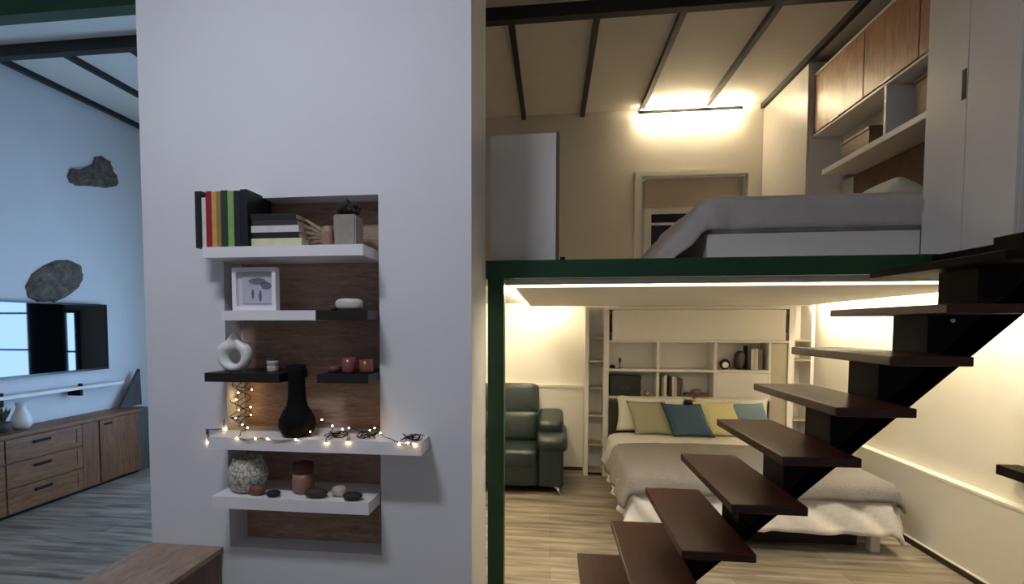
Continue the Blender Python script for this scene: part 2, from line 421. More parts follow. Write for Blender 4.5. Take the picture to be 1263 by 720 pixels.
fshelf(-1.772, -.914, .782, .845, 'shelf_white', 'white floating shelf with stones and round pot, lowest across the niche')

# books upright on the top shelf
ZS = 2.147
def book(x0, x1, h, d, c, label, z0=ZS, y0=2.60, group='books on the top niche shelf'):
    t = thing('book', ((x0+x1)/2, y0+d/2, z0), label, 'book', group)
    cm = plain('cover', c, .5, .08, 20)
    bm = bmn(); w = min(.003, (x1-x0)*.18)
    box(bm, x0, x0+w, y0, y0+d, z0, z0+h); box(bm, x1-w, x1, y0, y0+d, z0, z0+h); box(bm, x0+w, x1-w, y0, y0+w, z0, z0+h)
    obj('cover', bm, cm, t)
    bm = bmn(); box(bm, x0+w, x1-w, y0+w, y0+d-.004, z0+.003, z0+h-.004); obj('pages', bm, M['paper'], t)
    return t
M['paper'] = plain('paper', (216, 208, 190), .9, .06, 60)
book(-1.842, -1.806, .292, .2, (24, 28, 28), 'tall black upright book, leftmost on the top shelf')
book(-1.804, -1.782, .258, .18, (218, 206, 198), 'white-spined upright book between black and red books')
book(-1.780, -1.751, .29, .2, (150, 24, 40), 'dark red upright book on the top shelf')
book(-1.749, -1.722, .286, .19, (206, 158, 84), 'orange-yellow upright book beside the red book')
book(-1.720, -1.698, .288, .2, (150, 122, 62), 'ochre upright book beside the black and green books')
book(-1.696, -1.662, .292, .2, (34, 62, 46), 'dark green upright book on the top shelf')
book(-1.660, -1.626, .288, .19, (132, 168, 92), 'light green upright book on the top shelf')
book(-1.624, -1.592, .288, .2, (32, 32, 40), 'dark charcoal upright book right of the light green one')
book(-1.590, -1.552, .294, .24, (22, 22, 30), 'large black upright book, last of the row beside the flat stack')
# flat stack
def flatbook(x0, x1, z0, z1, c, label, y0=2.62, d=.17):
    t = thing('book', ((x0+x1)/2, y0+d/2, z0), label, 'book', 'books lying flat on the top niche shelf')
    bm = bmn(); w = .003
    box(bm, x0, x1, y0, y0+d, z0, z0+w); box(bm, x0, x1, y0, y0+d, z1-w, z1); box(bm, x0, x1, y0, y0+w, z0+w, z1-w)
    obj('cover', bm, plain('cover', c, .5, .08, 20), t)
    bm = bmn(); box(bm, x0+.004, x1-.004, y0+w, y0+d-.004, z0+w, z1-w); obj('pages', bm, M['paper'], t)
flatbook(-1.545, -1.27, 2.148, 2.192, (212, 208, 168), 'pale yellow book lying flat, lowest of the stack')
flatbook(-1.542, -1.285, 2.193, 2.222, (26, 26, 26), 'thin black book lying flat on the pale yellow book')
flatbook(-1.545, -1.285, 2.223, 2.257, (212, 208, 202), 'white book lying flat in the middle of the stack')
flatbook(-1.54, -1.295, 2.258, 2.286, (52, 46, 46), 'charcoal book lying flat on the white book')
flatbook(-1.548, -1.30, 2.287, 2.318, (30, 27, 32), 'dark book lying flat, topmost of the stack')

# carved wooden fan ornament
bm = bmn()
root = Vector((-1.15, 2.70, 2.165))
puff(bm, (-1.165, 2.70, 2.205), (.035, .028, .058), .7, .7)
for k, (dx, dz, l) in enumerate(((-.13, .13, .2), (-.14, .10, .19), (-.14, .068, .18), (-.135, .036, .16), (-.12, .008, .13))):
    e = root+Vector((dx, (k-2)*.006, dz)); tube(bm, [root+Vector((0, 0, .01*(4-k))), root.lerp(e, .5)+Vector((0, 0, .02)), e], [.014, .014, .006], 8)
o = obj('fan_ornament', bm, wood('tan_carved_wood', (128, 104, 82), (160, 132, 106), (8, 8, 8), 3), None, (-1.2, 2.7, ZS), True)
tag(o, 'tan carved wooden hand-like ornament between book stack and grey plant pot', 'ornament')
# plant in grey pot
t = thing('potted_plant', (-1.042, 2.68, ZS), 'dark bushy plant in a square grey pot on the top niche shelf', 'plant')
bm = bmn(); vs = box(bm, -1.102, -.982, 2.62, 2.74, ZS, 2.305)
for v in vs:
    if v.co.z < 2.2: v.co.x = -1.042+(v.co.x+1.042)*.92; v.co.y = 2.68+(v.co.y-2.68)*.92
bmesh.ops.bevel(bm, geom=bm.edges[:], offset=.006, segments=2, affect='EDGES')
pot = obj('pot', bm, plain('grey_concrete', (150, 144, 134), .85, .06, 30), t)
bm = bmn()
for k in range(80):
    a = random.uniform(0, 2*PI); r0 = .052*math.sqrt(random.random()); l = random.uniform(.02, .07)*(1.1-r0*6)
    c0 = (-1.042+r0*math.cos(a), 2.68+r0*math.sin(a), 2.306+max(.012, l))
    puff(bm, c0, (.013, .013, random.uniform(.012, .022)), .9, .9, Matrix.Rotation(random.uniform(-.8, .8), 3, 'X') @ Matrix.Rotation(random.uniform(-.8, .8), 3, 'Y'), 7, 5)
obj('foliage', bm, plain('dark_foliage', (40, 34, 26), .8, .3), t)

# framed picture
t = thing('picture_frame', (-1.548, 2.66, 1.82), 'white square frame with a grey photograph on the short white shelf', 'picture frame')
fx0, fx1, fz0, fz1 = -1.668, -1.424, 1.822, 2.047
bm = bmn(); w = .022
for a in ((fx0, fx1, fz0, fz0+w), (fx0, fx1, fz1-w, fz1), (fx0, fx0+w, fz0+w, fz1-w), (fx1-w, fx1, fz0+w, fz1-w)):
    box(bm, a[0], a[1], 2.635, 2.675, a[2], a[3])
obj('frame', bm, 'shelf_white', t)
bm = bmn(); box(bm, fx0+w, fx1-w, 2.66, 2.674, fz0+w, fz1-w); obj('mount', bm, plain('grey_mount', (204, 204, 212), .6, .03), t)
bm = bmn()
box(bm, -1.622, -1.45, 2.655, 2.66, 1.86, 2.02)
pic = obj('picture', bm, None or plain('photo_paper', (186, 186, 198), .6, .12, 10), t)
bm = bmn()
def blob(cx, cz, rx, rz, nn=18, jit=.12):
    vs = [(cx+rx*math.cos(2*PI*k/nn)*(1+jit*math.sin(5*k)), cz+rz*math.sin(2*PI*k/nn)*(1+jit*math.cos(3*k))) for k in range(nn)]
    prism(bm, vs, 'Y', 2.6535, 2.655)
blob(-1.535, 1.975, .05, .017, jit=.05); blob(-1.488, 1.952, .03, .02, jit=.05)
obj('dark_tree_shape', bm, plain('photo_dark', (112, 110, 120), .7, .35, 40), pic)
bm = bmn(); blob(-1.563, 1.908, .007, .026, jit=.08); blob(-1.521, 1.898, .008, .03, jit=.08)
obj('two_figures', bm, plain('photo_darker', (96, 96, 108), .7, .2, 30), pic)

# white oblong dish
bm = bmn(); puff(bm, (-1.04, 2.67, 1.853), (.072, .045, .03), .6, .9)
for v in bm.verts: v.co.z = max(v.co.z, 1.8212)
o = obj('dish', bm, plain('pale_soap_white', (206, 200, 186), .5, .04), None, (-1.04, 2.67, 1.82), True); tag(o, 'white oblong lidded dish on the short dark shelf', 'dish')
bm = bmn(); puff(bm, (-1.135, 2.70, 1.836), (.02, .02, .015), .8, .9); o = obj('stone', bm, plain('dark_stone_small', (70, 56, 52), .7, .2), None, (-1.135, 2.70, 1.821), True); tag(o, 'small dark brown stone beside the white oblong dish', 'stone')

# white ring vase
bm = bmn(); cx, cz, cy = -1.683, 1.592, 2.67; nth, nph = 56, 14; rings = []
for i in range(nth):
    th = 2*PI*i/nth; da = (th-PI/2+PI) % (2*PI)-PI
    Ro = .098*(1-.15*math.exp(-((abs(da)-.62)/.34)**2))+.022*math.exp(-(da/.2)**2)
    hx, hz = .004, -.016
    ri = .038
    co_ = Vector((cx+Ro*math.cos(th), 0, cz+Ro*math.sin(th))); ci_ = Vector((cx+hx+ri*math.cos(th), 0, cz+hz+ri*math.sin(th)))
    mid = (co_+ci_)/2; half = (co_-ci_)/2
    dep = .036*(.45+.55*min(1, abs(da)/.7))
    rings.append([bm.verts.new((mid.x+half.x*math.cos(p), cy+dep*math.sin(p), mid.z+half.z*math.cos(p))) for p in (2*PI*k/nph for k in range(nph))])
for i in range(nth):
    A, B = rings[i], rings[(i+1) % nth]
    for k in range(nph): bm.faces.new((A[k], A[(k+1) % nph], B[(k+1) % nph], B[k]))
for v in bm.verts: v.co.z = max(v.co.z, 1.4985)
bmesh.ops.recalc_face_normals(bm, faces=bm.faces[:])
o = obj('ring_vase', bm, 'ceramic', None, (cx, cy, 1.498), True); tag(o, 'white ceramic ring-shaped vase with pointed top on the dark shelf', 'vase')

# small jars
def jar(x, y, z, r, h, c, label, lidc=None, group='small jars and candles beside the vases'):
    t = thing('jar', (x, y, z), label, 'jar', group)
    bm = bmn(); lathe(bm, [(0, z), (r*.9, z), (r, z+.006), (r, z+h*.45), (r*.86, z+h*.5), (r, z+h*.55), (r, z+h-.012), (r*.9, z+h-.01), (0, z+h-.01)], x, y, 20); obj('body', bm, plain('jar_body', c, .35, .06), t, smooth=True)
    bm = bmn(); lathe(bm, [(0, z+h-.009), (r*.95, z+h-.009), (r*.95, z+h+.004), (0, z+h+.005)], x, y, 20); obj('lid', bm, plain('jar_lid', lidc or c, .4, .06), t, smooth=False)
jar(-1.468, 2.67, 1.498, .03, .07, (186, 178, 170), 'small white ribbed jar beside the white ring vase', (70, 64, 60))
def candle(x, y, z, r, h, c, label, glass=True):
    t = thing('candle', (x, y, z), label, 'candle', 'candle glasses on the dark shelf')
    bm = bmn(); lathe(bm, [(0, z), (r*.85, z), (r, z+.01), (r, z+h), (r*.9, z+h), (r*.88, z+h*.7), (0, z+h*.68)], x, y, 22); obj('glass', bm, plain('tinted_glass', c, .15, .12, 30), t, smooth=True)
    bm = bmn(); lathe(bm, [(0, z+h*.69), (r*.86, z+h*.69), (r*.86, z+h*.75), (0, z+h*.78)], x, y, 18); obj('wax', bm, plain('wax', (168, 120, 108), .5, .05), t, smooth=False)
    bm = bmn(); tube(bm, [(x, y, z+h*.77), (x+.002, y, z+h*.9)], .0018, 5); obj('wick', bm, 'handle', t)
candle(-1.13, 2.68, 1.498, .034, .034, (104, 66, 62), 'low brownish candle glass, leftmost of the three candles')
candle(-1.042, 2.66, 1.498, .036, .08, (128, 70, 66), 'tall pinkish-red candle glass, middle of the three candles')
candle(-.952, 2.67, 1.498, .036, .068, (134, 78, 62), 'orange-brown candle glass, nearest the right edge of the niche')

# tall black vase
bm = bmn()
lathe(bm, [(0, 1.161), (.062, 1.161), (.082, 1.18), (.096, 1.215), (.093, 1.25), (.074, 1.29), (.054, 1.32), (.046, 1.36), (.043, 1.43), (.045, 1.50), (.048, 1.535), (.041, 1.535), (.037, 1.49), (.035, 1.40), (0, 1.38)], -1.333, 2.665, 36)
o = obj('vase', bm, 'black_mat', None, (-1.333, 2.665, 1.161), True); tag(o, 'tall matt black bottle vase with round belly on the wide white shelf', 'vase')

# round patterned pot, brown jar and stones on the lowest shelf
def patterned(name):
    m, nt, b = newmat(name); N = nt.nodes.new; L = nt.links.new
    tc = N('ShaderNodeTexCoord'); vo = N('ShaderNodeTexVoronoi'); vo.inputs['Scale'].default_value = 70; rp = N('ShaderNodeValToRGB')
    L(tc.outputs['Object'], vo.inputs['Vector']); L(vo.outputs['Distance'], rp.inputs[0])
    rp.color_ramp.elements[0].position = .35; rp.color_ramp.elements[1].position = .75
    rp.color_ramp.elements[0].color = lin((216, 210, 196)); rp.color_ramp.elements[1].color = lin((140, 136, 120))
    L(rp.outputs[0], b.inputs['Base Color']); b.inputs['Roughness'].default_value = .5; return m
Z5 = .846
bm = bmn(); lathe(bm, [(0, Z5), (.052, Z5), (.082, Z5+.02), (.104, Z5+.07), (.106, Z5+.10), (.094, Z5+.14), (.078, Z5+.17), (.076, Z5+.185), (.068, Z5+.185), (.068, Z5+.16), (0, Z5+.155)], -1.632, 2.69, 36)
o = obj('round_pot', bm, patterned('speckled_ceramic'), None, (-1.632, 2.69, Z5), True); tag(o, 'round cream pot with mottled pattern on the lowest white shelf', 'pot')
t = thing('jar', (-1.322, 2.70, Z5), 'rounded brown jar with dark neck on the lowest white shelf', 'jar')
bm = bmn(); lathe(bm, [(0, Z5), (.045, Z5), (.058, Z5+.02), (.06, Z5+.07), (.054, Z5+.105), (0, Z5+.11)], -1.322, 2.70, 30); obj('body', bm, plain('jar_tan', (150, 112, 92), .5, .12, 20), t, smooth=True)
bm = bmn(); lathe(bm, [(.052, Z5+.1085), (.056, Z5+.125), (.054, Z5+.16), (.046, Z5+.163), (0, Z5+.163)], -1.322, 2.70, 30); obj('neck', bm, plain('jar_brown', (92, 50, 32), .5, .12, 20), t, smooth=True)
def pebble(x, y, h, c, label, z=Z5):
    bm = bmn(); puff(bm, (x, y, z+h[2]), h, .85, .9, nu=24, nv=14)
    for v in bm.verts:
        n_ = noise.noise(v.co*22)*.08; v.co = Vector((x, y, z+h[2]))+(v.co-Vector((x, y, z+h[2])))*(1+n_)
        v.co.z = max(v.co.z, z+.0005)
    o = obj('stone', bm, plain('pebble', c, .65, .2, 40), None, (x, y, z), True); tag(o, label, 'stone', 'stones on the lowest niche shelf')
pebble(-1.545, 2.63, (.042, .035, .026), (118, 74, 58), 'reddish-brown stone in front of the round mottled pot')
pebble(-1.445, 2.61, (.036, .03, .017), (28, 27, 28), 'flat black stone left of the brown jar')
pebble(-1.215, 2.625, (.058, .036, .024), (66, 46, 42), 'dark brown flattened stone right of the brown jar')
pebble(-1.103, 2.66, (.04, .032, .028), (196, 176, 164), 'pale pink-white stone among the dark ones')
pebble(-1.01, 2.61, (.05, .034, .02), (40, 38, 40), 'flat dark grey stone at the right end of the lowest shelf')

# fairy lights
bulbs_px = [(285, 479), (307, 488), (296, 491), (293, 500), (296, 513), (305, 511), (305, 521), (292, 524), (287, 521), (303, 530), (314, 532), (310, 541), (332, 541), (347, 541), (381, 540), (392, 529), (394, 534), (403, 521), (420, 526), (417, 545), (428, 532), (442, 544), (435, 531), (460, 533), (466, 530), (474, 535), (501, 543), (511, 537), (518, 544)]
t = thing('string_lights', (-1.2, 2.66, 1.16), 'dark fairy-light string with tiny warm bulbs along the wide white shelf', 'string lights')
pts = []
for px, py in bulbs_px:
    x = -1.878+(px-252)*.004525; z = 1.164-(py-540)*.0043
    if py >= 536: y, z = 2.568, min(z, 1.158)
    elif px < 312 and py < 528: y = 2.80+(.05 if px > 300 else 0); x = x*(2.80+.2)/2.88; z = 1.75-(1.75-z)*1.035
    else: y, z = 2.64+.03*math.sin(px), max(z, 1.172)
    pts.append(Vector((x, y, z)))
pts = [Vector((-1.905, 2.744, 1.085)), Vector((-1.903, 2.743, 1.158)), Vector((-1.80, 2.738, 1.166))]+pts
path = []
for i, (a, b) in enumerate(zip(pts, pts[1:])):
    for k in range(8):
        u = k/8; p = a.lerp(b, u); s = math.sin(PI*u)
        p += Vector((.012*math.sin(i*2.1+u*6), .006*math.cos(i*1.7+u*7), .008*math.sin(i*3.3+u*5)))*s
        if p.y > 2.575 and p.y < 2.745 or p.y > 2.75: p.z = max(p.z, 1.1635)
        elif p.z < 1.164: p.y = min(p.y, 2.570) if p.y < 2.6 else p.y
        path.append(p)
path.append(pts[-1])
bm = bmn(); tube(bm, path, .0021, 5)
for k in range(3):   # loose tangles of spare wire
    c0 = ((-1.115, 2.66), (-.95, 2.66), (-.70, 2.64))[k]
    q = [(c0[0]+.06*math.sin(u*1.7+k)*math.cos(u*.3), c0[1]+.035*math.cos(u*2.3), 1.164+.010*(1+math.sin(u*3.1))) for u in (j*.22 for j in range(90))]
    tube(bm, q, .0021, 5)
for a in range(3):   # coil climbing the niche corner
    q = [(-1.765+.03*a+.022*math.sin(u*2+a), 2.80+.02*math.cos(u*1.6+a), 1.168+.0085*u*3.2) for u in (j*.25 for j in range(44))]
    tube(bm, q, .0020, 5)
obj('wire', bm, 'handle', t)
for p in pts[0:1]+pts[2:]:
    bm = bmn(); bmesh.ops.create_icosphere(bm, subdivisions=1, radius=.0046); bmesh.ops.translate(bm, verts=bm.verts[:], vec=p+Vector((0, 0, .003)))
    obj('bulb', bm, 'bulb', t, smooth=True)

# ------------------------------------------------------------------ staircase
t = thing('staircase', (.9, 2.59, 0), 'open mahogany staircase on a single zigzag stringer climbing to the loft', 'staircase')
rise, go, X0, Z0 = .1947, .1838, .152, .462
tk = .036
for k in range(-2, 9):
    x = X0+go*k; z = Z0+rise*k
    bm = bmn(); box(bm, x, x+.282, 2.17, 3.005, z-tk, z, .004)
    obj('tread', bm, 'mahog' if k < 8 else 'mahog_dark', t)  # top tread takes the darker wood to imitate the shade there
ys0, ys1 = 2.47, 2.70
up = []
for k in range(-2, 9):
    x = X0+go*k+.128; z = Z0+rise*k-tk-.0005
    zprev = Z0+rise*(k-1)-.001 if k > -2 else 0
    up += [(x, zprev+.002 if k > -2 else 0), (x, z)]
    up += [(min(x+go, 2.125), z)]
# straight underside
def under(x): return 1.59+1.059*(x-1.602)
pts = []
for p in up: pts.append(p)
pts[-1] = (2.125, Z0+rise*8-tk-.0005)
pts.append((2.125, under(2.125)))
xb = 1.602-1.59/1.059
pts.append((xb, 0))
# clean polygon: cut each step behind the tread so that the stringer passes between treads
bm = bmn(); prism(bm, pts, 'Y', ys0, ys1); obj('stringer', bm, 'mahog_dark', t)
bm = bmn(); bmesh.ops.create_uvsphere(bm, u_segments=10, v_segments=6, radius=.009); bmesh.ops.translate(bm, verts=bm.verts[:], vec=(1.66, ys0-.003, 1.765)); obj('bolt', bm, 'white_lac', t, smooth=True)
bx('top_riser', 'mahog_dark', t, 2.126-.16, 2.128, ys0, ys1, 2.03, 2.138)
# dark board on the right wall
bm = bmn(); box(bm, 2.79, XR-.001, 2.4, 3.73, .805, .868, .004); o = obj('wall_board', bm, 'mahog_dark', None, (2.85, 3.1, .805)); tag(o, 'dark brown board fixed to the right wall above the ledge', 'board')

# ------------------------------------------------------------------ LED strips round the under-loft ceiling
def led(x0, x1, y0, y1, z0, z1, label, lip):
    t = thing('light_strip', ((x0+x1)/2, (y0+y1)/2, z0), label, 'light strip', 'warm light strips round the lower ceiling')
    bm = bmn(); box(bm, x0, x1, y0, y1, z0, z1); obj('diode_band', bm, 'led_warm', t)
    bm = bmn(); box(bm, *lip); obj('profile_lip', bm, 'led_lip', t)
led(-.22, 2.74, 3.468, 3.477, 1.9865, 1.9995, 'warm light strip behind the green beam along the front of the low ceiling', (-.22, 2.74, 3.462, 3.4675, 1.985, 1.9995))
led(-.258, -.249, 3.52, 6.2, 1.986, 1.9995, 'warm light strip above the sofa along the left of the low ceiling', (-.248, -.2405, 3.52, 6.2, 1.974, 1.9995))
led(2.77, 2.779, 3.52, 6.2, 1.986, 1.9995, 'warm light strip above the right wall along the low ceiling', (2.7605, 2.769, 3.52, 6.2, 1.972, 1.9995))
led(-.2, .12, 6.225, 6.233, 1.990, 1.9995, 'short warm light strip over the wall left of the bookcase', (-.2, .75, 6.2155, 6.22, 1.957, 1.962))
# ------------------------------------------------------------------ sofa
t = thing('sofa', (-.6, 5.9, 0), 'dark green leather sofa against the back wall behind the green column', 'sofa')
bx('base', 'leather', t, -1.5, .125, 5.50, 6.40, .07, .30, bev=.02)
for x0, x1 in ((-1.25, -.69), (-.68, -.13)):
    bm = bmn(); puff(bm, ((x0+x1)/2, 5.75, .36), ((x1-x0)/2, .33, .10), .3, .25); obj('seat_cushion', bm, 'leather', t, smooth=True)
    bm = bmn(); puff(bm, ((x0+x1)/2, 5.435+.06, .235), ((x1-x0)/2-.004, .06, .155), .3, .3); obj('front_panel', bm, 'leather', t, smooth=True)
    bm = bmn(); puff(bm, ((x0+x1)/2, 6.10, .59), ((x1-x0)/2, .17, .17), .35, .3, Matrix.Rotation(-.16, 3, 'X')); obj('lumbar_cushion', bm, 'leather', t, smooth=True)
    bm = bmn(); puff(bm, ((x0+x1)/2-.0, 6.22, .885), ((x1-x0)/2-.004, .13, .18), .3, .3, Matrix.Rotation(-.14, 3, 'X')); obj('back_cushion', bm, 'leather', t, smooth=True)
for s, x0, x1 in ((1, -.125, .13), (-1, -1.5, -1.26)):
    bm = bmn(); box(bm, x0, x1, 5.45, 6.38, .08, .50, .03, 3); a = obj('armrest', bm, 'leather', t, smooth=False)
    bm = bmn(); puff(bm, ((x0+x1)/2+.01, 5.80, .53), ((x1-x0)/2+.035, .37, .085), .45, .35, Matrix.Rotation(.06, 3, 'X')); obj('arm_pad', bm, 'leather', a, smooth=True)
    bm = bmn(); puff(bm, ((x0+x1)/2-.005, 5.99, .67), ((x1-x0)/2+.015, .3, .085), .45, .35, Matrix.Rotation(.12, 3, 'X')); obj('arm_bolster', bm, 'leather', a, smooth=True)
    xf = (x1-.045 if s > 0 else x0+.045)
    bm = bmn(); tube(bm, [(xf-.03, 5.50, .085), (xf, 5.47, .05), (xf+.03*s*.6, 5.45, .0)], [.03, .018, .012], 8)
    for v in bm.verts: v.co.z = max(v.co.z, 0)
    obj('foot', bm, 'chrome', t)
bx('rear_leg', 'handle', t, -.05, .0, 6.25, 6.3, 0, .07); bx('rear_leg', 'handle', t, -1.4, -1.35, 6.25, 6.3, 0, .07)

# ------------------------------------------------------------------ bookcase wall unit
M['tower_shade_beige'] = plain('tower_shelf_shade', (164, 152, 128), .5, .04)  # shelves tinted dim beige to stand in for shade inside the towers
t = thing('wall_unit', (1.6, 6.3, 0), 'white built-in bookcase wall framing the head of the lower bed', 'bookcase')
YU0, YU1, ZT = 6.222, 6.495, 1.954
for x0, x1 in ((.382, .427), (.591, .652), (2.572, 2.634), (2.80, 2.836)):
    bx('post', 'white_lac', t, x0, x1, YU0, YU1, 0, ZT)
bx('back_panel', 'white_lac', t, .427, 2.80, 6.478, YU1, .0, ZT)
for x0, x1, zs in ((.427, .591, (.05, .36, .70, 1.02, 1.33, 1.60)), (2.634, 2.80, (.05, .36, .70, 1.02, 1.36, 1.575))):
    for z in zs: bx('tower_shelf', M['tower_shade_beige'], t, x0, x1, YU0+.01, 6.478, z-.016, z+.002)
bx('top_board', 'white_lac', t, .652, 2.572, YU0, 6.478, 1.915, ZT)
d = bx('lift_door', 'white_lac', t, .685, 2.535, YU0-.012, YU0+.006, 1.572, 1.912, bev=.004)
bx('hinge', 'handle', d, .664, .68, YU0-.004, YU0+.012, 1.66, 1.86); bx('hinge', 'handle', d, 2.541, 2.557, YU0-.004, YU0+.012, 1.66, 1.86)
bx('cupboard_bottom', 'white_lac', t, .652, 2.572, YU0, 6.478, 1.545, 1.57)
bx('shelf', 'white_lac', t, .652, 2.40, YU0+.005, 6.478, 1.212, 1.242)
bx('shelf', 'white_lac', t, .652, 2.40, YU0+.005, 6.478, .90, .930)
bx('divider', 'white_lac', t, 1.18, 1.212, YU0+.006, 6.478, .930, 1.545)
bx('divider', 'white_lac', t, 1.798, 1.83, YU0+.006, 6.478, .930, 1.545)
bx('divider', 'white_lac', t, 2.372, 2.40, YU0+.006, 6.478, .930, 1.545)
bx('flap_panel', 'white_lac', t, 1.832, 2.37, YU0+.01, YU0+.03, .932, 1.21)
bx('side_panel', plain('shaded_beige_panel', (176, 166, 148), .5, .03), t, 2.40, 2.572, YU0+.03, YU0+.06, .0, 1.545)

BG = 'books in the bedroom bookcase'
def bk(x, w, h, c, label, z=1.2425, y=6.27, d=.15): book(x, x+w, h, d, c, label, z, y, BG)
ZL = .931
bk(1.222, .026, .235, (38, 34, 30), 'dark upright book, leftmost in the middle lower cubby of the bookcase', ZL)
bk(1.250, .022, .225, (150, 140, 118), 'beige upright book beside the dark one, middle cubby', ZL)
bk(1.274, .030, .24, (214, 206, 184), 'wide cream upright book in the middle cubby', ZL)
bk(1.324, .030, .232, (44, 38, 34), 'dark brown book between the two pale ones, middle cubby', ZL)
bk(1.362, .026, .225, (206, 198, 176), 'cream upright book right of the dark brown one, middle cubby', ZL)
bk(1.392, .020, .222, (186, 178, 160), 'thin pale grey upright book in the middle cubby', ZL)
bk(1.416, .030, .215, (98, 88, 72), 'taupe upright book near the end of the middle cubby row', ZL)
bk(1.450, .026, .20, (70, 62, 52), 'shorter brown upright book, last of the middle cubby row', ZL)
bk(2.205, .034, .23, (208, 200, 180), 'cream upright book in the upper right cubby')
bk(2.243, .034, .235, (196, 186, 164), 'beige upright book in the upper right cubby')
bk(2.281, .042, .225, (66, 56, 48), 'dark brown upright book, rightmost in the upper right cubby')
bk(2.166, .032, .265, (30, 26, 24), 'tall black upright book beside the leaning dark bag, upper right cubby')
bm = bmn(); puff(bm, (2.10, 6.33, 1.347), (.055, .06, .105), .7, .7, Matrix.Rotation(.1, 3, 'Y'))
for v in bm.verts: v.co.z = max(v.co.z, 1.2425)
o = obj('bag', bm, plain('black_leather_bag', (26, 22, 22), .5, .2, 30), None, (2.1, 6.33, 1.2425), True); tag(o, 'rounded black bag leaning beside the books, upper right cubby', 'bag')
# clock / round jar
t2 = thing('round_clock', (1.94, 6.32, 1.2425), 'small round dark table clock in the upper right cubby', 'clock')
bm = bmn(); lathe(bm, [(0, 0), (.05, 0), (.055, .01), (.055, .035), (.05, .045), (0, .045)], 0, 0, 26)
bmesh.ops.rotate(bm, cent=(0, 0, 0), matrix=Matrix.Rotation(PI/2, 3, 'X'), verts=bm.verts[:]); bmesh.ops.translate(bm, verts=bm.verts[:], vec=(1.94, 6.34, 1.302)); obj('case', bm, 'handle', t2, smooth=False)
bm = bmn(); lathe(bm, [(0, 0), (.034, 0), (.034, .004), (0, .004)], 0, 0, 24)
bmesh.ops.rotate(bm, cent=(0, 0, 0), matrix=Matrix.Rotation(PI/2, 3, 'X'), verts=bm.verts[:]); bmesh.ops.translate(bm, verts=bm.verts[:], vec=(1.94, 6.295, 1.292)); obj('dial', bm, 'pillow_white', t2)
bx('foot', 'handle', t2, 1.91, 1.97, 6.305, 6.33, 1.2427, 1.252)
# black storage box
t2 = thing('storage_box', (.845, 6.33, ZL), 'black storage box in the lower left cubby of the bookcase', 'box')
bx('body', 'book_black', t2, .675, 1.015, 6.25, 6.44, ZL, 1.115, bev=.004); bx('lid', 'book_black', t2, .67, 1.02, 6.245, 6.445, 1.116, 1.160, bev=.004)
bm = bmn(); box(bm, .79, .90, 6.246, 6.250, 1.0, 1.04); obj('label_holder', bm, plain('dull_metal', (70, 66, 66), .4, .1, metal=.6), t2)
# little things
bm = bmn(); lathe(bm, [(0, ZL), (.03, ZL), (.036, ZL+.02), (.036, ZL+.04), (.03, ZL+.06), (0, ZL+.06)], 1.09, 6.31, 18); o = obj('pot', bm, plain('small_pot', (168, 152, 120), .5), None, (1.09, 6.31, ZL), True); tag(o, 'little beige pot beside the black storage box', 'pot')
t2 = thing('tray', (1.64, 6.32, ZL), 'small wooden tray with raised rim beside the middle cubby books', 'tray')
bx('base', 'cab_back', t2, 1.52, 1.76, 6.26, 6.40, ZL, ZL+.014); bm = bmn()
box(bm, 1.52, 1.76, 6.26, 6.268, ZL+.0145, ZL+.035); box(bm, 1.52, 1.76, 6.392, 6.40, ZL+.0145, ZL+.035); box(bm, 1.52, 1.528, 6.268, 6.392, ZL+.0145, ZL+.035); box(bm, 1.752, 1.76, 6.268, 6.392, ZL+.0145, ZL+.035); obj('rim', bm, 'cab_back', t2)
bm = bmn(); puff(bm, (1.64, 6.33, ZL+.05), (.06, .04, .035), .8, .9); o = obj('bowl', bm, plain('glazed_taupe', (140, 128, 104), .4), None, (1.64, 6.33, ZL+.0145), True); tag(o, 'rounded taupe bowl standing in the wooden tray', 'bowl')
bm = bmn(); lathe(bm, [(0, 1.2425), (.03, 1.2425), (.034, 1.26), (.02, 1.28), (0, 1.284)], .70, 6.31, 18); o = obj('ornament', bm, 'handle', None, (.7, 6.31, 1.2425), True); tag(o, 'small dark ornament at the left end of the upper left cubby', 'ornament')
bm = bmn(); lathe(bm, [(0, 1.2425), (.02, 1.2425), (.006, 1.25), (.005, 1.30), (.016, 1.32), (.016, 1.355), (.0, 1.37)], .785, 6.31, 16); o = obj('candlestick', bm, plain('brass_dull', (110, 92, 62), .4, metal=.5), None, (.785, 6.31, 1.2425), True); tag(o, 'slim little candlestick in the upper left cubby', 'candlestick')

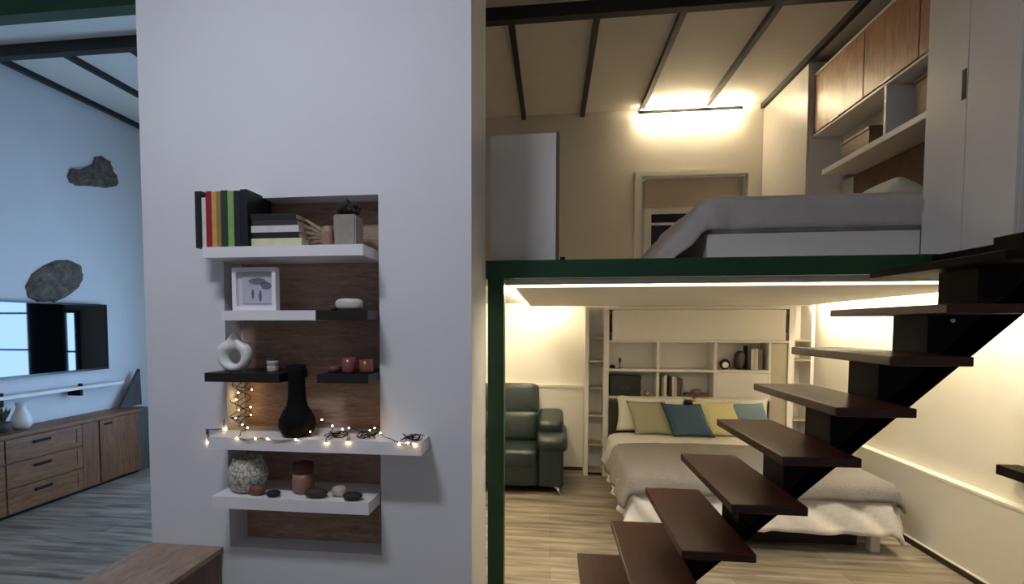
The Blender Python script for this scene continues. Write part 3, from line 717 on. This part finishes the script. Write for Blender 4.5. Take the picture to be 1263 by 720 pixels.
# ------------------------------------------------------------------ cloth helper
def cloth(bm, x0, x1, y0, y1, z, drop, r=.06, flare=(.06, .06, .06, .06), amp=.012, freq=16, step=.035, puffy=.0, thick=0, seed=0, tn=.006):
    """cover over a slab; drop = (xmin, xmax, ymin, ymax) overhang lengths"""
    def axis(a, b, dl, dh):
        n = max(2, int((b-a+dl+dh)/step)); return [a-dl+(b-a+dl+dh)*i/n for i in range(n+1)]
    us = axis(x0, x1, drop[0], drop[1]); vs = axis(y0, y1, drop[2], drop[3]); G = []
    for v in vs:
        row = []
        for u in us:
            ex = (u-x0 if u < x0 else (u-x1 if u > x1 else 0)); ey = (v-y0 if v < y0 else (v-y1 if v > y1 else 0))
            px, py = min(max(u, x0), x1), min(max(v, y0), y1)
            d = (abs(ex)**3+abs(ey)**3)**(1/3)
            if d < 1e-9:
                q = Vector((px, py, z))
                edge = min((u-x0 if drop[0] else 9), (x1-u if drop[1] else 9), (v-y0 if drop[2] else 9), (y1-v if drop[3] else 9))
                q.z += puffy*min(1, edge/.3)**.6+tn*noise.noise(Vector((u*4, v*4, seed)))+tn*.6*noise.noise(Vector((u*11, v*9, seed+3)))
            else:
                h = math.hypot(ex, ey); nx, ny = ex/h, ey/h
                fl = (flare[0] if ex < 0 else flare[1])*nx*nx+(flare[2] if ey < 0 else flare[3])*ny*ny
                a = min(d/r, PI/2); out = r*math.sin(a); dn = r*(1-math.cos(a))
                if d > r*PI/2:
                    e = d-r*PI/2; out += e*fl; dn += e*math.sqrt(max(.05, 1-fl*fl))
                s = (u+v*1.0)*freq+3*noise.noise(Vector((u*2, v*2, seed+7)))
                out += amp*(math.sin(s)+.6*math.sin(s*1.9+1))*min(1, dn/.12)
                q = Vector((px+nx*out, py+ny*out, z-dn))
            row.append(bm.verts.new(q))
        G.append(row)
    for A, B in zip(G, G[1:]):
        for i in range(len(A)-1): bm.faces.new((A[i], A[i+1], B[i+1], B[i]))
    bmesh.ops.recalc_face_normals(bm, faces=bm.faces[:])

def solid(o, t):
    m = o.modifiers.new('thickness', 'SOLIDIFY'); m.thickness = t; m.offset = 0
    return o

# ------------------------------------------------------------------ lower bed
BX0, BX1, BY0, BY1 = .70, 2.52, 4.38, 6.17
t = thing('bed', (1.6, 5.3, 0), 'large low double bed with white legs under the loft', 'bed')
bx('side_rail', 'white_lac', t, BX0, BX0+.04, BY0, BY1, .19, .27); bx('side_rail', 'white_lac', t, BX1-.04, BX1, BY0, BY1, .19, .27)
bx('foot_rail', 'white_lac', t, BX0+.041, BX1-.041, BY0, BY0+.04, .19, .27)
bx('slat_base', 'white_lac', t, BX0+.041, BX1-.041, BY0+.041, BY1, .23, .262)
for x in (BX0+.03, BX1-.06):
    for y in (BY0+.02, BY1-.1): bx('leg', 'white_lac', t, x-.02, x+.05, y-.02, y+.05, 0, .189, bev=.005)
bm = bmn(); box(bm, BX0+.005, BX1-.005, BY0+.005, BY1, .272, .50, .05, 4); obj('mattress', bm, 'sheet', t, smooth=True)
bx('gap_shade_panel', 'brown_dark', t, .66, 2.20, 6.176, 6.214, .20, .87)  # added dark panel, its colour stands in for the shaded gap behind the pillows
bm = bmn(); cloth(bm, BX0+.01, BX1-.01, BY0+.02, 6.10, .522, (.36, .36, .40, 0), r=.07, flare=(.26, .22, .24, 0), amp=.017, freq=17, seed=2, puffy=.02)
o = solid(obj('duvet', bm, 'sheet', None, (1.6, 5.2, .52), True), .012); tag(o, 'white duvet hanging over the foot and sides of the lower bed', 'duvet')
bm = bmn(); cloth(bm, BX0-.005, BX1+.005, BY0+.0, 5.44, .548, (.31, .24, .18, 0), r=.085, flare=(.30, .26, .26, 0), amp=.010, freq=13, seed=5, puffy=.02)
o = solid(obj('blanket', bm, 'greyblanket', None, (1.6, 4.9, .56), True), .014); tag(o, 'taupe-grey blanket spread over the foot half of the white duvet', 'blanket')
# pillows
def cushion(name, c, w, h, th, lean, yaw, mat, label, roll=0, shear=0):
    t = bmn(); n = 16
    R = Matrix.Rotation(yaw, 3, 'Z') @ Matrix.Rotation(-lean, 3, 'X') @ Matrix.Rotation(roll, 3, 'Y')
    F = []
    for s in (-1, 1):
        G = []
        for j in range(n+1):
            row = []
            for i in range(n+1):
                a, b = i/n*2-1, j/n*2-1
                k = ((1-a**4)*(1-b**4))**.55
                pin = 1-.07*(1-a*a)*abs(b)**3; pin2 = 1-.07*(1-b*b)*abs(a)**3
                p = Vector((a*w/2*pin2, s*th/2*k, b*h/2*pin+h/2)); p.x += shear*(h-p.z); row.append(t.verts.new(Vector(c)+R @ p))
            G.append(row)
        for A, B in zip(G, G[1:]):
            for i in range(n): t.faces.new((A[i], A[i+1], B[i+1], B[i]))
    bmesh.ops.remove_doubles(t, verts=t.verts[:], dist=.0008); bmesh.ops.recalc_face_normals(t, faces=t.faces[:])
    o = obj(name, t, mat, None, c, True); return tag(o, label, 'pillow', 'pillows on the lower bed')
ZP = .552
cushion('pillow', (1.09, 6.075, ZP), .74, .40, .13, .17, 0, 'pillow_white', 'white sleeping pillow behind the sage and dark blue cushions', .03)
cushion('pillow', (1.95, 6.075, ZP), .80, .40, .13, .17, 0, 'pillow_white', 'white sleeping pillow behind the cream and pale blue cushions')
cushion('cushion', (1.04, 5.945, ZP), .42, .37, .11, .32, .05, 'pillow_sage', 'sage-beige cushion, leftmost of the coloured cushions', 0, .22)
cushion('cushion', (1.38, 5.86, ZP+.004), .42, .36, .11, .34, -.05, 'pillow_blue', 'dark blue cushion between the sage and cream cushions', 0, .36)
cushion('cushion', (1.74, 5.945, ZP), .45, .38, .11, .32, -.03, 'pillow_cream', 'pale yellow-cream cushion right of the dark blue one', 0, .34)
cushion('cushion', (2.06, 5.945, ZP), .40, .37, .11, .32, .0, 'pillow_lightblue', 'pale grey-blue cushion, rightmost of the coloured cushions', 0, .3)
# dark brown block under the foot of the bed
bm = bmn(); box(bm, .95, 2.41, 4.50, 4.9, .0, .125, .01); o = obj('underbed_block', bm, 'brown_dark', None, (1.6, 4.7, 0)); tag(o, 'long dark brown block under the foot of the lower bed', 'box')

# ------------------------------------------------------------------ loft
ZL2 = 2.1405
t = thing('white_panel_cabinet', (-.17, 3.6, ZL2), 'low white cupboard at the left front edge of the loft', 'cupboard')
bx('body', 'white_lac', t, -.40, .025, 3.49, 3.70, ZL2+.006, 2.965); bx('door', 'white_lac', t, -.398, .023, 3.474, 3.489, ZL2+.012, 2.955, bev=.002)
bx('edge_strip', 'brown_trim', t, .0255, .044, 3.474, 3.70, ZL2+.006, 2.965)
bx('bottom_rail', 'handle', t, -.39, .06, 3.50, 3.69, ZL2, ZL2+.0055, bev=0)
bm = bmn(); box(bm, .052, .085, 3.52, 3.55, ZL2, 2.185, .004); o = obj('door_stop', bm, 'handle', None, (.068, 3.535, ZL2)); tag(o, 'small dark stop on the loft floor beside the white cupboard', 'door stop')

# bed in the loft
t = thing('bed', (1.9, 4.2, ZL2), 'white bed on the loft with its head in the cabinet alcove', 'bed')
LX0, LX1, LY0, LY1 = 1.0, 2.88, 3.668, 5.12
bx('base', 'white_lac', t, LX0, LX1, LY0, LY1, ZL2, 2.335, bev=.006)
bx('edge_strip', 'brown_trim', t, 2.262, 2.272, LY0-.004, LY0-.0005, ZL2, 2.335, bev=0)
bm = bmn(); box(bm, LX0+.03, LX1, LY0+.03, LY1-.03, 2.336, 2.55, .04, 3); obj('mattress', bm, 'sheet', t, smooth=True)
bm = bmn(); cloth(bm, LX0+.03, 2.87, LY0+.06, LY1-.05, 2.575, (.58, 0, .255, .24), r=.07, flare=(.66, 0, .05, .06), amp=.015, freq=13, seed=11, puffy=.02, tn=.014)
for v in bm.verts: v.co.z = max(v.co.z, 2.155)
o = solid(obj('duvet', bm, 'loft_duvet', None, (1.9, 4.2, 2.53), True), .012); tag(o, 'white duvet draped over the foot of the loft bed', 'duvet')
cushion('pillow', (2.52, 4.25, 2.612), .5, .24, .18, 1.1, PI/2, 'pillow_white', 'white pillow at the head of the loft bed under the open shelf')['group'] = 'pillows on the loft bed'

# built-in loft storage
t = thing('tall_cupboard', (2.57, 5.9, ZL2), 'tall white cupboard in the far corner of the loft', 'cupboard')
bx('body', 'white_lac', t, 2.37, XR-.002, 5.42, YB-.003, ZL2, 4.17); bx('door', 'white_lac', t, 2.352, 2.369, 5.43, YB-.005, ZL2+.02, 4.165)
t = thing('overhead_cabinet', (2.62, 4.5, 3.0), 'overhead storage with brown doors and open white shelves above the loft bed', 'cabinet')
UX, UY0, UY1 = 2.40, 3.68, 5.415
XBK = 2.66
bx('back_panel', 'white_lac', t, XBK, XBK+.02, UY0, UY1, 3.116, 3.484)
bx('headboard_panel', 'cab_back', t, XBK, XBK+.02, UY0, 5.22, 2.62, 3.069)
bx('headboard_panel', 'white_lac', t, XBK, XBK+.02, 5.221, UY1, 2.62, 3.069)
bx('cabinet_box', 'white_lac', t, UX+.02, XR-.003, UY0, UY1, 3.505, 4.04)
bx('bottom_board', 'white_lac', t, UX, XBK+.02, UY0, UY1, 3.485, 3.504)
bx('top_board', 'white_lac', t, UX, UX+.4, UY0, UY1, 4.041, 4.06)
for y0, y1 in ((4.62, UY1-.005), (3.98, 4.61), (UY0, 3.97)):
    d = bx('door', 'cab_wood', t, UX, UX+.019, y0, y1, 3.515, 4.035)
    bx('handle', 'chrome', d, UX-.014, UX-.001, (y0+y1)/2-.07, (y0+y1)/2+.07, 3.507, 3.516, bev=.001)
bx('shelf_board', 'white_lac', t, UX-.03, XBK+.02, UY0, UY1-.25, 3.07, 3.115)
bx('divider', 'white_lac', t, UX, XBK-.001, 4.31, 4.34, 3.116, 3.484)
for y0, y1, z1, lab in ((4.70, 5.12, 3.33, 'brown wooden box in the long open cubby above the loft bed'), (3.72, 4.16, 3.45, 'taller brown wooden box in the cubby beside the white wardrobe')):
    t2 = thing('wooden_box', (2.6, (y0+y1)/2, 3.1155), lab, 'box')
    bx('body', 'cab_back', t2, 2.50, 2.655, y0, y1, 3.1155, z1-.03); bx('lid', 'cab_back', t2, 2.495, 2.657, y0-.004, y1+.004, z1-.0295, z1)
# wardrobe
t = thing('wardrobe', (2.57, 3.3, 2.14), 'tall white wardrobe at the top of the stairs on the loft', 'wardrobe')
WX = 2.262
bx('carcass', 'white_lac', t, WX+.02, XR-.002, 2.985, 3.66, 2.1465, 4.18)
d1 = bx('door', 'white_lac', t, WX, WX+.0195, 2.987, 3.326, 2.155, 4.175, bev=.002)
d2 = bx('door', 'white_lac', t, WX, WX+.0195, 3.332, 3.658, 2.155, 4.175, bev=.002)
bx('handle', 'handle', d2, WX-.004, WX-.0005, 3.336, 3.366, 2.995, 3.16, bev=.001)

# loft light bar
t = thing('light_bar', (1.53, 6.4, 4.16), 'long slim dark light bar glowing on the loft back wall', 'light')
bx('housing', 'black', t, 0.975, 2.09, 6.37, 6.42, 4.132, 4.172, bev=.002)
bx('wall_bracket', 'black', t, 1.2, 1.24, 6.421, YB-.001, 4.155, 4.168, bev=0); bx('wall_bracket', 'black', t, 1.84, 1.88, 6.421, YB-.001, 4.155, 4.168, bev=0)
bm = bmn(); box(bm, .985, 2.08, 6.378, 6.415, 4.1725, 4.177); obj('upper_diffuser', bm, 'led_loft_up', t)
bm = bmn(); box(bm, .985, 2.08, 6.398, 6.418, 4.124, 4.1315); obj('lower_diffuser', bm, 'led_loft', t)

# ceiling lamp of the front room, above and before the pier
t = thing('ceiling_light', (-1.4, .9, ZC), 'flat white ceiling light of the front room', 'ceiling light')
bx('housing', 'white_lac', t, -1.75, -1.05, .65, .95, 4.19, ZC-.001)
bm = bmn(); box(bm, -1.73, -1.07, .67, .93, 4.178, 4.1895); obj('diffuser', bm, 'lamp_front', t)

# ------------------------------------------------------------------ world + view
w = bpy.data.worlds.new('world'); S.world = w; w.use_nodes = True
bg = w.node_tree.nodes['Background']; bg.inputs[0].default_value = (.60, .65, .78, 1); bg.inputs[1].default_value = .2
S.view_settings.view_transform = 'Standard'; S.view_settings.look = 'None'; S.view_settings.exposure = 0; S.view_settings.gamma = 1
S.view_settings.use_curve_mapping = False
for o in S.objects:
    if '_b' in o: del o['_b']
